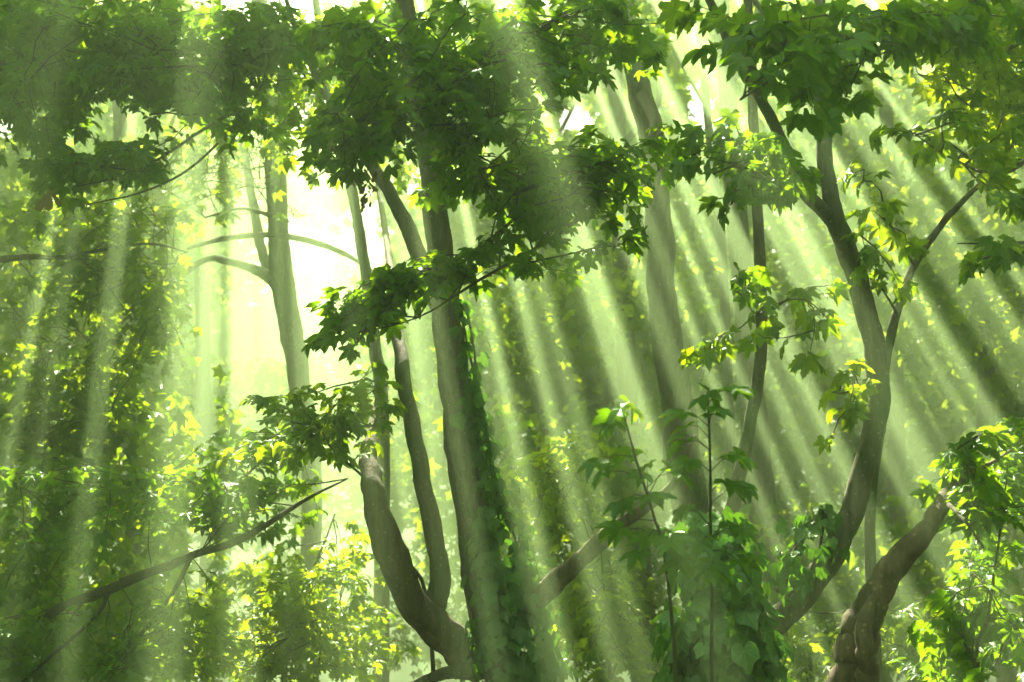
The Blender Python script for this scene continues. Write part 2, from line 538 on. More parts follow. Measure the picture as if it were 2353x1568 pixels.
def add_leaf(b, p, tip, nrm, size):
    b.P.append(p); b.T.append(tip); b.N.append(nrm); b.S.append(size)


def spray(b, p0, p1, size=.07, step=.062, start=.35, droop=.34, thin=.0035, tufts=3, pair=True, wood=True):
    """a twig from p0 to p1 that carries pairs of stalked leaves"""
    p0 = np.asarray(p0, float); p1 = np.asarray(p1, float)
    L = np.linalg.norm(p1 - p0)
    if L < .05: return
    mid = (p0 + p1) / 2 + rng.normal(0, .09 * L, 3) + np.array((0, 0, .10 * L))
    n = max(4, int(L / .12) + 2)
    t = np.linspace(0, 1, n)[:, None]
    path = (1 - t) ** 2 * p0 + 2 * t * (1 - t) * mid + t * t * p1
    path[1:-1] += rng.normal(0, .012, (n - 2, 3))
    if wood:
        b.wood.tube(path, np.linspace(thin * (1 + L * .6), thin * .45, n), 4, 1)
    if len(b.nodes) < 4000: b.nodes += list(path[n // 2:])
    m = max(1, int(L * (1 - start) / step))
    side = random.choice((0, 1))
    for k in range(m + 1):
        u = start + (1 - start) * k / max(m, 1)
        q = (1 - u) ** 2 * p0 + 2 * u * (1 - u) * mid + u * u * p1
        d = unit(2 * (1 - u) * (mid - p0) + 2 * u * (p1 - mid))
        lat = np.cross(d, (0, 0, 1)); lat = unit(lat) if np.linalg.norm(lat) > .1 else RIGHT
        upv = unit(np.cross(lat, d))
        if k % 2 == side: axis = lat
        else: axis = unit(upv + lat * rng.normal(0, .6))
        dirs = [unit(axis + d * .5 + rng.normal(0, .25, 3)), unit(-axis + d * .5 + rng.normal(0, .25, 3))]
        if k == m: dirs = [unit(d + axis * rng.normal(0, .9) + rng.normal(0, .3, 3)) for _ in range(tufts)]
        for e in dirs:
            pl = size * rng.uniform(.5, 1.1)
            e = e.copy()
            if k < m or True:
                e[2] = e[2] * .55 + .1
            end = q + e * pl + np.array((0, 0, -.25 * pl))
            if wood and size > .06:
                b.wood.tube(np.array([q, q + e * pl * .6 + np.array((0, 0, .02 * pl)), end]), [thin * .4, thin * .35, thin * .3], 3, 1)
            tip = unit(e * np.array((1, 1, .4)) + np.array((0, 0, -droop * rng.uniform(.35, 1.6))) + rng.normal(0, .22, 3))
            nr = unit(np.array((0, 0, .7)) + SUN * .2 + np.array((1, 1, .3)) * rng.normal(0, .5, 3))
            add_leaf(b, end, tip, nr, size * rng.uniform(.62, 1.22))


def fill(b, ells, n, d0, d1, reach=.8, **kw):
    """n sprays of b that end inside the given patches (px ellipses) between two distances"""
    areas = np.array([rx * ry for _, _, rx, ry in ells], float)
    for _ in range(n):
        cx, cy, rx, ry = ells[rng.choice(len(ells), p=areas / areas.sum())]
        a, r = rng.uniform(0, 6.283), math.sqrt(rng.random())
        tgt = at(cx + rx * r * math.cos(a), cy + ry * r * math.sin(a), rng.uniform(d0, d1))
        N = np.array(b.nodes)
        dd = np.linalg.norm(N - tgt, axis=1)
        i = int(np.argmin(np.abs(dd - reach * rng.uniform(.6, 1.2)) + rng.random(len(dd)) * .15))
        p0 = N[i]
        if dd[i] > reach * 1.8:                        # too far: come in from above the patch
            p0 = tgt + unit(N[i] - tgt) * reach * rng.uniform(.7, 1.2)
        spray(b, p0, tgt, **kw)


def finish(tree, cap=300, kinds=('full', 'mid')):
    """bough meshes, their largest leaves one by one, the rest as one mass"""
    rows = []
    for bi, b in enumerate(tree.boughs):
        if b.wood.n:
            b.obj = link(b.name, b.wood.mesh(b.name, b.mat, tree.base), tree.root)
        else:
            b.obj = tree.root
        if b.label: b.obj['label'] = b.label
        for nm, me, lb in getattr(b, 'details', ()):
            link(nm, me, b.obj, label=lb)
        if not b.P: continue
        b.P = np.array(b.P); b.S = np.array(b.S)
        b.Fm = frames(np.array(b.T), np.array(b.N))
        if b.kind == 'maple' and getattr(tree, 'flecked', False):      # sun flecks have a free path through the leaves
            ok = ~in_shaft(b.P, .025, SH[N_MAIN:] + (SH[:14] if tree is t5 else []), True)
            b.P, b.S, b.Fm = b.P[ok], b.S[ok], b.Fm[ok]
        x, y, z = project(b.P)
        ok = (x > -60) & (x < PW + 60) & (y > -60) & (y < PH + 60)
        score = np.where(ok, b.S / z, -1)
        rows += [(score[i], bi, i) for i in range(len(b.P))]
    rows.sort(reverse=True)
    single = {}
    for sc, bi, i in rows[:cap]:
        if sc > 0: single.setdefault(bi, set()).add(i)
    for bi, b in enumerate(tree.boughs):
        if not len(b.P): continue
        pick = single.get(bi, set())
        kind = kinds[0] if b.kind == 'maple' else 'ivy'
        for i in pick:
            o = bpy.data.objects.new('leaf', leaf_mesh(kind, random.randrange(len(TPL[kind])), b.leafmat))
            M = Matrix((b.Fm[i] * b.S[i]).tolist()).to_4x4()
            M.translation = Vector(b.P[i] - tree.base)
            o.matrix_basis = M
            o.parent = b.obj
            col.objects.link(o)
        rest = np.array([i for i in range(len(b.P)) if i not in pick], int)
        if len(rest):
            me = joined_leaves('foliage', b.P[rest], b.Fm[rest], b.S[rest], kinds[1] if b.kind == 'maple' else 'ivylow', b.leafmat, tree.base)
            link('foliage', me, b.obj, kind='stuff')


# ------------------------------------------------------------------ ground
def build_ground():
    n = 90
    xs = np.linspace(-60, 60, n); ys = np.linspace(-40, 80, n)
    X, Y = np.meshgrid(xs, ys)
    Z = .12 * np.sin(X * .5 + 1) * np.cos(Y * .37) + .05 * np.sin(X * 1.7 + Y * 1.1)
    v = np.stack([X.ravel(), Y.ravel(), Z.ravel()], 1)
    i = np.arange(n * n).reshape(n, n)
    f = np.stack([i[:-1, :-1].ravel(), i[:-1, 1:].ravel(), i[1:, 1:].ravel(), i[1:, :-1].ravel()], 1)
    link('ground', mesh_from('ground', v, f, mat=ground_material()), None, kind='structure')


build_ground()


def ground_point(px, depth):
    p = at(px, PH / 2, depth); p[2] = 0
    return p


def root_px(px, depth):
    """the row at which a stem at this distance meets the ground"""
    p = ground_point(px, depth)
    x, y, z = project(p - np.array((0, 0, .15)))
    return float(y[0]), float(z[0])


def to_ground(px, depth, width):
    p = CAM + RIGHT * ((px - PW / 2) / FPX * depth)
    hor = np.array((p[0], CAM[1] + depth * math.cos(PITCH), -.15))
    x, y, z = project(hor)
    return (float(x[0]), float(y[0]), float(z[0]), width)


# ---- 1 the ivy-covered maple in the centre
t1 = Tree('maple_tree', 'many-stemmed maple with a U-shaped limb and an ivy-covered trunk in the centre', 'tree', ground_point(1180, 8))
t1.limb('trunk', [to_ground(1210, 8, 180), (1180, 1640, 8, 150), (1145, 1480, 8, 118), (1103, 1280, 8, 102), (1073, 1080, 8, 92), (1045, 880, 8, 86),
                  (1025, 700, 8, 76), (1005, 500, 8, 66), (970, 280, 8.1, 58), (930, 0, 8.3, 50), (880, -300, 8.6, 40), (840, -560, 8.8, 20)], lump=.06)
t1.limb('limb', [(1110, 1540, 8, 110), (1040, 1480, 7.95, 116), (965, 1405, 7.9, 112), (915, 1310, 7.85, 104), (880, 1220, 7.85, 92), (858, 1140, 7.9, 84),
                 (848, 1070, 8.1, 62), (852, 1010, 8.3, 42), (862, 940, 8.6, 22), (872, 890, 8.8, 7)],
        mat=M_BARK_OLD, lump=.10, fat=.7, label='thick limb curving out of the base like a U')
t1.limb('limb', [(985, 1430, 7.95, 70), (1012, 1350, 8, 58), (1000, 1250, 8.05, 52), (975, 1120, 8.1, 48), (948, 980, 8.15, 44), (925, 850, 8.2, 40), (908, 720, 8.9, 30), (892, 580, 10.2, 20), (868, 420, 11.8, 13), (840, 240, 13, 9), (810, 60, 13.6, 6)],
        lump=.05, label='slim straight stem rising from the crook of the U')
t1.limb('limb', [(1020, 720, 8, 60), (985, 640, 8.05, 54), (945, 540, 8.1, 44), (905, 460, 8.15, 38), (865, 395, 8.2, 34), (800, 300, 8.3, 28), (700, 120, 8.5, 18), (640, -60, 8.6, 10)], lump=.05)
b = t1.bough([(860, 392, 8.2, 14), (820, 330, 8.8, 10), (760, 290, 9.4, 7), (700, 260, 9.9, 4)], 'sunlit leaves above the glow', M_LEAF)
fill(b, [(720, 330, 110, 90), (840, 230, 130, 110), (660, 180, 120, 110), (930, 380, 60, 50), (760, 60, 160, 80)], 54, 8.6, 11, reach=.6, size=.08)
t1.limb('limb', [(1125, 1480, 7.98, 70), (1200, 1405, 7.9, 62), (1270, 1345, 7.8, 56), (1335, 1285, 7.7, 50), (1395, 1230, 7.6, 44), (1450, 1190, 7.5, 36), (1540, 1120, 7.4, 22), (1600, 1000, 7.4, 10)], mat=M_BARK_OLD, lump=.09)
t1.limb('limb', [(1140, 1545, 7.9, 60), (1060, 1540, 7.8, 44), (990, 1560, 7.7, 29), (900, 1600, 7.5, 30), (760, 1640, 7.3, 16)], lump=.06)

# ---- 2 the thick bare trunk right of the centre, its crown hanging over the middle of the picture
t2 = Tree('maple_tree', 'maple with a thick bare green trunk and dark leaf sprays spread to its left', 'tree', ground_point(1620, 9))
t2.limb('trunk', [to_ground(1650, 9, 150), (1620, 1400, 9, 120), (1590, 1200, 9, 104), (1565, 1000, 9, 94), (1540, 830, 9, 86), (1522, 680, 9, 78),
                  (1514, 500, 9, 72), (1500, 350, 9, 68), (1470, 200, 9, 64), (1440, 60, 9, 58), (1420, -160, 9, 46), (1390, -420, 9, 24)], lump=.05, sides=18)
b = t2.bough([(1432, -100, 8.9, 40), (1400, -40, 7.6, 28), (1230, 80, 6.7, 18), (1050, 170, 6.4, 10), (860, 270, 6.3, 5), (740, 380, 6.2, 3)], 'dense dark leaf layers across the top centre', M_LEAF_SHADE)
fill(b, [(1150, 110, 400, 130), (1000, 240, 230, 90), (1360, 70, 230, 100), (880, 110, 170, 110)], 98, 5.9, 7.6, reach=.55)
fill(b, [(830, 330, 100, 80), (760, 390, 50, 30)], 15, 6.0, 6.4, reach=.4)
b = t2.bough([(1475, 220, 8.9, 26), (1500, 300, 7.9, 18), (1400, 440, 7.0, 12), (1250, 560, 6.6, 9), (1100, 645, 6.4, 7), (960, 730, 6.3, 4), (800, 770, 6.2, 2.5)], 'long spray of leaves drooping down to the left', M_LEAF_SHADE)
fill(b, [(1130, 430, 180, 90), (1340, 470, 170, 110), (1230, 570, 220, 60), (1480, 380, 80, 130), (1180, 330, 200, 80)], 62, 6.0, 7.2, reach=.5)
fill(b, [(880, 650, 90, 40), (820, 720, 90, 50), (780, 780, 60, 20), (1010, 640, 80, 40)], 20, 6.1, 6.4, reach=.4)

# ---- 3 the forked tree on the right
t3 = Tree('maple_tree', 'curved maple on the right that forks into two slim branches in the haze', 'tree', ground_point(1700, 6))
t3.limb('trunk', [to_ground(1690, 6, 150), (1700, 1700, 6, 130), (1725, 1560, 6, 100), (1770, 1450, 6, 76), (1850, 1365, 6, 70), (1915, 1270, 6, 66), (1962, 1160, 6.05, 64),
                  (2000, 1020, 6.1, 62), (2018, 900, 6.2, 62), (2005, 780, 6.25, 60), (1975, 660, 6.3, 58), (1940, 560, 6.3, 56), (1912, 475, 6.3, 50), (1898, 380, 6.35, 42), (1890, 250, 6.4, 40),
                  (1885, 100, 6.5, 34), (1880, -100, 6.7, 26), (1860, -360, 6.9, 12)], mat=M_BARK, lump=.05, sides=16)
t3.limb('limb', [(1925, 520, 6.3, 40), (1895, 490, 6.28, 40), (1850, 440, 6.2, 38), (1815, 370, 6.1, 34), (1785, 300, 6.0, 32), (1745, 220, 5.9, 30), (1690, 130, 5.8, 28), (1640, 20, 5.7, 24), (1560, -150, 5.6, 16)], lump=.05)
b = t3.bough([(1887, 60, 6.45, 16), (1900, 60, 5.6, 12), (1850, 110, 5.0, 9), (1760, 170, 4.7, 6), (1700, 230, 4.6, 3)], 'near cluster of big dark leaves hanging at the upper right', M_LEAF_SHADE)
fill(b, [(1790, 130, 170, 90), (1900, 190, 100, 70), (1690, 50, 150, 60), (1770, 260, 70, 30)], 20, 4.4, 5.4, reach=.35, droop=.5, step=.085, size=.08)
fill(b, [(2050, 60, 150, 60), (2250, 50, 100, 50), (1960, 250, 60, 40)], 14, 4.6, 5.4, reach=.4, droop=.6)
b = t3.bough([(1830, 400, 6.2, 12), (1780, 400, 5.9, 8), (1700, 380, 5.7, 5), (1640, 400, 5.6, 3)], None, M_LEAF_SHADE)
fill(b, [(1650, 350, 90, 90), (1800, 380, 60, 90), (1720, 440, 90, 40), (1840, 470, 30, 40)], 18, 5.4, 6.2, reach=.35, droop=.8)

# ---- 4 the slender stem beside it
t4 = Tree('maple_tree', 'slender dark maple stem standing between the bare trunk and the forked tree', 'tree', ground_point(1660, 6.8))
t4.limb('trunk', [to_ground(1640, 6.8, 60), (1655, 1350, 6.8, 46), (1680, 1180, 6.8, 40), (1712, 1030, 6.8, 36), (1738, 900, 6.8, 34), (1750, 760, 6.8, 32), (1746, 600, 6.8, 31),
                  (1738, 440, 6.8, 29), (1730, 250, 6.8, 27), (1722, 50, 6.8, 24), (1700, -200, 6.9, 16), (1690, -400, 7, 8)], lump=.04)
b = t4.bough([(1750, 720, 6.8, 8), (1720, 690, 6.4, 5), (1690, 670, 6.1, 3)], None, M_LEAF_SHADE)
fill(b, [(1700, 650, 40, 40), (1720, 720, 50, 30)], 4, 6.0, 6.4, reach=.25, droop=.7, step=.11)
b = t4.bough([(1750, 770, 6.8, 8), (1790, 700, 6.3, 4), (1850, 690, 6.0, 3), (1900, 730, 5.9, 2)], None, M_LEAF)
fill(b, [(1840, 700, 70, 40), (1880, 640, 30, 30), (1880, 760, 40, 60), (1790, 780, 50, 60), (1640, 800, 40, 40)], 8, 5.8, 6.3, reach=.25, droop=.8, step=.12)

# ---- 5 the tree in the glow on the left
t5 = Tree('maple_tree', 'hazy maple standing in front of the bright glow on the left', 'tree', ground_point(690, 14))
t5.limb('trunk', [to_ground(735, 17.5, 60), (715, 1100, 16.5, 54), (693, 900, 15.2, 58), (670, 760, 14.3, 64), (650, 660, 14, 64), (641, 560, 14, 58), (635, 430, 14, 56), (622, 270, 14, 54), (605, 120, 14, 50), (590, -80, 14, 44), (570, -300, 14, 26)], lump=.05)
t5.limb('limb', [(655, 680, 14, 40), (622, 642, 13.9, 34), (580, 617, 13.8, 26), (520, 600, 13.7, 20), (470, 598, 13.6, 16), (410, 640, 13.5, 14), (340, 690, 13.4, 10)], lump=.05)
t5.limb('limb', [(430, 572, 13.8, 10), (500, 552, 13.8, 14), (580, 541, 13.8, 16), (650, 542, 13.9, 18), (730, 560, 14, 18), (800, 588, 14.1, 14), (860, 625, 14.2, 8)], lump=.04)
t5.limb('limb', [(628, 650, 14, 30), (605, 590, 14.1, 28), (590, 510, 14.2, 26), (570, 400, 14.4, 22), (540, 200, 14.6, 16)], lump=.04)
t5.limb('limb', [(540, 255, 13.8, 12), (590, 228, 13.8, 16), (650, 215, 13.9, 18), (720, 232, 14, 18), (800, 280, 14.1, 12)], lump=.04)
b = t5.bough([(636, 500, 14, 12), (560, 480, 12.6, 8), (470, 500, 11.8, 5)], None, M_LEAF)
fill(b, [(480, 450, 180, 90), (550, 340, 150, 110), (650, 280, 120, 100), (540, 210, 120, 60)], 130, 11, 13.5, reach=.7)
fill(b, [(705, 490, 40, 30), (760, 600, 30, 20)], 4, 12, 12.6, reach=.3)

# ---- 6 the tree beyond the left edge, with boughs reaching into the picture
t6 = Tree('maple_tree', 'dense dark-leaved maple reaching in from the left edge with several boughs', 'tree', ground_point(-520, 8.6))
t6.limb('trunk', [to_ground(-520, 8.6, 170), (-520, 1300, 8.6, 140), (-530, 800, 8.6, 120), (-500, 300, 8.6, 100), (-470, -100, 8.6, 70), (-440, -400, 8.6, 30)], lump=.06)
b = t6.bough([(-500, 250, 8.6, 46), (-150, 180, 8.0, 28), (150, 130, 7.6, 16), (330, 170, 7.3, 10), (520, 240, 7.1, 5)], 'dark leafy bough across the upper left corner', M_LEAF_SHADE)
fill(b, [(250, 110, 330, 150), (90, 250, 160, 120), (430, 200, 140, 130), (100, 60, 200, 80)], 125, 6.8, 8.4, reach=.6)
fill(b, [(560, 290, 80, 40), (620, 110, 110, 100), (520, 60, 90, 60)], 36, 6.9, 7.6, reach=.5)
b = t6.bough([(560, 250, 7.6, 8), (480, 290, 7.4, 8), (420, 330, 7.2, 7), (340, 380, 7.1, 6), (260, 410, 7.0, 5), (180, 428, 6.9, 3)], None, M_LEAF_SHADE)
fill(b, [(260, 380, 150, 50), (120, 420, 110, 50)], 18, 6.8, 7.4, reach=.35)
b = t6.bough([(500, 330, 7.5, 6), (440, 385, 7.3, 6), (370, 425, 7.2, 5), (290, 452, 7.1, 4), (200, 470, 7, 3)], None, M_LEAF_SHADE)
b = t6.bough([(-520, 640, 8.6, 44), (-60, 605, 9.6, 19), (60, 590, 10, 14), (150, 590, 10.3, 10), (330, 560, 10.6, 6), (430, 580, 10.8, 3)], 'sunlit leaf wall down the left side', M_LEAF)
fill(b, [(200, 520, 250, 120), (170, 730, 220, 160), (140, 930, 190, 130), (330, 680, 100, 90)], 185, 10.0, 12.4, reach=.75, size=.085, step=.07)
fill(b, [(390, 770, 55, 90), (370, 700, 40, 50)], 8, 9.6, 10.2, reach=.4, size=.09)
b = t6.bough([(-500, 1560, 8.4, 60), (-150, 1470, 7.9, 34), (0, 1440, 7.7, 29), (130, 1402, 7.6, 26), (300, 1335, 7.6, 23), (440, 1278, 7.7, 18), (560, 1236, 7.8, 17), (700, 1150, 8.0, 9), (800, 1100, 8.1, 3)], 'long bare branch rising to the right in the lower left corner', M_LEAF_SHADE, sides=10)
fill(b, [(120, 1150, 210, 100), (90, 1330, 140, 90), (420, 1130, 220, 80), (600, 1170, 150, 70), (640, 1000, 140, 50)], 78, 7.4, 9.6, reach=.6)
fill(b, [(60, 1480, 80, 60), (200, 1540, 120, 30)], 26, 7.0, 7.8, reach=.4)
b = t6.bough([(255, 1352, 7.6, 13), (225, 1410, 7.55, 10), (150, 1480, 7.5, 8), (60, 1560, 7.4, 6), (-40, 1640, 7.3, 3)], None, M_LEAF_SHADE)
b = t6.bough([(440, 1280, 7.7, 12), (380, 1390, 7.7, 10), (310, 1470, 7.7, 9), (250, 1540, 7.6, 7), (200, 1620, 7.6, 4)], None, M_LEAF)
fill(b, [(400, 1420, 120, 90), (320, 1520, 90, 40), (480, 1500, 120, 60)], 30, 7.6, 9.0, reach=.45)

# ---- 7 the tree beyond the right edge
t7 = Tree('maple_tree', 'maple reaching in from the right edge with sunlit yellow-green leaves', 'tree', ground_point(2760, 7))
t7.limb('trunk', [to_ground(2760, 7, 150), (2750, 1200, 7, 130), (2740, 700, 7, 110), (2720, 200, 7, 90), (2700, -200, 7, 50), (2690, -400, 7, 20)], lump=.06)
b = t7.bough([(2730, 350, 7, 30), (2450, 330, 6.2, 18), (2300, 400, 5.6, 9), (2180, 360, 5.3, 5), (2090, 300, 5.1, 2.5)], None, M_LEAF)
fill(b, [(2250, 400, 90, 100), (2170, 290, 60, 50), (2080, 300, 40, 20), (2310, 500, 40, 70)], 14, 5.0, 5.8, reach=.3, droop=.7, step=.11)
b = t7.bough([(2720, 60, 7, 30), (2450, 60, 7.4, 16), (2300, 120, 7.6, 8), (2200, 160, 7.8, 4)], 'bright leaves lit from behind in the upper right corner', M_LEAF_LIT)
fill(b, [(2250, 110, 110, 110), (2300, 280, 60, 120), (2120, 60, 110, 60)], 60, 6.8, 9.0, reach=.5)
b = t7.bough([(2740, 600, 7, 26), (2450, 560, 6, 14), (2300, 560, 5.4, 6), (2200, 560, 5.3, 3)], None, M_LEAF_SHADE)
fill(b, [(2320, 570, 40, 20), (2220, 560, 40, 30), (2270, 600, 40, 40)], 7, 5.1, 5.5, reach=.25, step=.12)

# ---- 8 the thin bent stem on the right
t8 = Tree('maple_sapling', 'thin bent sapling leaning right in front of the haze, right of the forked tree', 'sapling', ground_point(1990, 7))
t8.limb('trunk', [to_ground(1985, 7, 40), (2000, 1300, 7, 32), (2020, 1000, 7, 28), (2038, 820, 7, 25), (2064, 710, 7, 23), (2100, 610, 7, 21), (2165, 515, 6.9, 19), (2215, 460, 6.8, 16), (2270, 405, 6.7, 11), (2330, 330, 6.6, 5)], lump=.05, wob=.1)
b = t8.bough([(2060, 720, 7, 7), (2030, 670, 6.4, 4), (2000, 640, 6.1, 2)], None, M_LEAF)
fill(b, [(2030, 650, 40, 60), (2000, 560, 50, 40)], 4, 5.9, 6.3, reach=.25, droop=.8, step=.14)
b = t8.bough([(2100, 610, 7, 7), (2060, 540, 6.3, 4), (2030, 500, 6, 2)], None, M_LEAF)
fill(b, [(2010, 510, 40, 40), (2080, 570, 30, 30), (1980, 400, 40, 30)], 5, 5.9, 6.3, reach=.25, droop=.6, step=.14)
b = t8.bough([(2025, 960, 7, 6), (1980, 930, 6.3, 3), (1950, 900, 6, 2)], None, M_LEAF_LIT)
fill(b, [(1950, 860, 30, 20), (1960, 920, 20, 20), (1930, 990, 40, 20), (2070, 740, 10, 10)], 5, 5.8, 6.2, reach=.2, droop=.9, step=.2)

# ---- 9 the gnarled trunk at the lower right
t9 = Tree('gnarled_tree', 'short gnarled brown trunk leaning right at the bottom right', 'tree', ground_point(1940, 5))
t9.limb('trunk', [to_ground(1930, 5, 150), (1945, 1700, 5, 124), (1956, 1570, 5, 104), (1962, 1500, 5, 112), (1985, 1430, 5, 92), (2012, 1370, 5, 80), (2055, 1300, 5, 70), (2110, 1240, 5, 62), (2150, 1185, 5.15, 48), (2182, 1130, 5.25, 32), (2225, 1090, 5.4, 20), (2275, 1065, 5.6, 11), (2330, 1030, 5.8, 4)],
        mat=M_BARK_OLD, lump=.15, sides=22, sub=9, wob=.08)
t9.limb('limb', [(1995, 1560, 4.9, 60), (1990, 1500, 4.88, 62), (1985, 1450, 4.9, 46), (2000, 1390, 4.95, 30), (2030, 1330, 5, 14)], mat=M_BARK_OLD, lump=.2, sides=14, sub=8)
b = t9.bough([(2180, 1160, 5.1, 12), (2220, 1200, 4.9, 8), (2260, 1260, 4.8, 4)], None, M_LEAF_SHADE)
fill(b, [(2190, 1120, 70, 60), (2280, 1180, 80, 60), (2230, 1020, 50, 60)], 16, 4.9, 5.8, reach=.3)

# ---- 10 upright shoots in front
for lab, stem, tips in (
        ('upright leafy maple shoot in front of the bare trunk, left of the pair', [(1560, 1700, 4.3, 9), (1530, 1300, 4.2, 8), (1500, 1180, 4.15, 7), (1465, 1070, 4.1, 6), (1432, 950, 4.1, 4)],
         [(1400, 960), (1440, 940), (1390, 1070), (1440, 1040), (1480, 1080), (1440, 1160), (1500, 1140), (1540, 1080), (1480, 1250), (1530, 1240), (1420, 1210)]),
        ('upright leafy maple shoot with a straight thin stem, right of the pair', [(1640, 1700, 4.4, 9), (1636, 1400, 4.3, 8), (1633, 1210, 4.2, 7), (1632, 1060, 4.2, 6), (1626, 900, 4.2, 4)],
         [(1620, 900), (1680, 890), (1580, 960), (1650, 945), (1590, 1010), (1690, 1040), (1580, 1060), (1690, 1110), (1570, 1170), (1690, 1200), (1600, 1240), (1700, 1280), (1560, 1280), (1640, 1300)])):
    t = Tree('maple_shoot', lab, 'sapling', ground_point(stem[0][0], 4.3), 'pair of leafy shoots in front of the bare trunk')
    b = t.bough([to_ground(stem[0][0], 4.3, 10)] + stem, None, M_LEAF_SHADE, name='stem')
    N = np.array(b.nodes)
    for (x, y) in tips:
        for _ in range(2):
            p = at(x + rng.normal(0, 10), y + rng.normal(0, 10), 4.15 + rng.normal(0, .06))
            i = int(np.argmin(np.linalg.norm(N - (p - np.array((0, 0, .04))), axis=1)))
            q = N[i]
            e = unit(p - q)
            b.wood.tube(np.array([q, (p + q) / 2 + np.array((0, 0, .015)), p]), [.0018, .0014, .0012], 3, 1)
            tip = unit(e * np.array((1, 1, .3)) + np.array((0, -.25, -.45 * rng.uniform(.5, 1.5))) + rng.normal(0, .15, 3))
            add_leaf(b, p, tip, unit(np.array((0, -.35, 1.0)) + rng.normal(0, .3, 3)), .075 * rng.uniform(.75, 1.15))
    finish(t)

# ---- 11 shrubs along the bottom
t11 = Tree('maple_shrub', 'bright sunlit leafy shrub at the bottom between the left branch and the U-shaped limb', 'shrub', ground_point(660, 10))
b = t11.bough([to_ground(660, 10, 16), (655, 1500, 10, 12), (690, 1380, 10, 8), (740, 1260, 10, 5), (770, 1180, 10, 3)], None, M_LEAF_LIT)
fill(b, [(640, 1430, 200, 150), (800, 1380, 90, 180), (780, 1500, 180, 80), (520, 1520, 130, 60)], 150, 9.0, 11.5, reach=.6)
t12 = Tree('maple_shrub', 'dark leafy shrub filling the lower right corner', 'shrub', ground_point(2250, 6))
b = t12.bough([to_ground(2260, 6, 16), (2250, 1600, 6, 12), (2270, 1420, 6, 8), (2290, 1280, 6, 5), (2310, 1160, 6, 3)], None, M_LEAF_SHADE)
fill(b, [(2270, 1330, 100, 140), (2230, 1500, 160, 80), (2330, 1120, 40, 160)], 45, 5.6, 7.2, reach=.45)
t13 = Tree('maple_shrub', 'low shrub with small bright leaves between the gnarled trunk and the ivy', 'shrub', ground_point(1860, 9))
b = t13.bough([to_ground(1870, 9, 14), (1865, 1560, 9, 10), (1860, 1450, 9, 6), (1850, 1380, 9, 3)], None, M_LEAF_LIT)
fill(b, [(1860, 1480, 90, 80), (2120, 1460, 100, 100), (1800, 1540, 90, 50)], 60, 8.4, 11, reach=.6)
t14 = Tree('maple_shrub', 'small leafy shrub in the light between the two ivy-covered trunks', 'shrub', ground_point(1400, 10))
b = t14.bough([to_ground(1400, 10, 14), (1400, 1500, 10, 10), (1390, 1380, 10, 6), (1380, 1250, 10, 3)], None, M_LEAF_LIT)
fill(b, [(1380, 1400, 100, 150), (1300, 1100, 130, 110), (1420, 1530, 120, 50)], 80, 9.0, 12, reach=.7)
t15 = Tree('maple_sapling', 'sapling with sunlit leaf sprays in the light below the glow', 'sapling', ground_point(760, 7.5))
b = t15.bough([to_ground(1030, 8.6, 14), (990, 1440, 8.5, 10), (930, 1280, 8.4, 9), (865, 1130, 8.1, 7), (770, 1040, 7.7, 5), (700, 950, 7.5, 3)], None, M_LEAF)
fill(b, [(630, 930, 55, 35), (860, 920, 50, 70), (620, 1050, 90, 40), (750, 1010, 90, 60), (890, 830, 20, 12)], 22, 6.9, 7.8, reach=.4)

for t in (t1, t5, t6, t11, t13, t14):
    t.flecked = True
for t in (t1, t2, t3, t4, t5, t6, t7, t8, t9, t11, t12, t13, t14, t15):
    t.todo = True


# ---- hanging keys and a withered leaf
def add_detail(b, name, P, T, N, S, mat, label):
    me = joined_leaves(name, np.array(P), frames(np.array(T, float), np.array(N, float)), np.array(S), 'key', mat, b.owner.base)
    b.details.append((name, me, label))


for tree_, bi, px, py, d in ((t2, 0, 845, 440, 6.15),):
    bb = tree_.boughs[bi]; bb.owner = tree_; bb.details = []
    top = at(px, py - 60, d); P, T, N, S = [], [], [], []
    bb.wood.tube(np.array([at(px + 25, py - 120, d + .05), top, at(px, py + 25, d)]), [.002, .0015, .001], 4, 3)
    for k in range(20):
        q = top + np.array((rng.normal(0, .022), rng.normal(0, .022), -.02 - .16 * k / 20))
        P.append(q); T.append((rng.normal(0, .5), rng.normal(0, .5), -1)); N.append(rng.normal(0, 1, 3)); S.append(rng.uniform(.035, .05))
    add_detail(bb, 'seed_cluster', P, T, N, S, M_DRY, 'brown hanging bunch of winged seeds')
bb = t6.boughs[1]; bb.owner = t6; bb.details = []
add_detail(bb, 'dry_leaf', [at(112 + dx, 440 + dy, 6.85) for dx, dy in ((0, 0), (-8, 10), (10, 6))], [(.1, 0, -1), (-.5, .2, -1), (.6, .1, -.9)], [(0, -1, .2), (.4, -1, 0), (-.5, -.8, .3)], [.1, .09, .07], M_DRY, 'withered brown leaf')


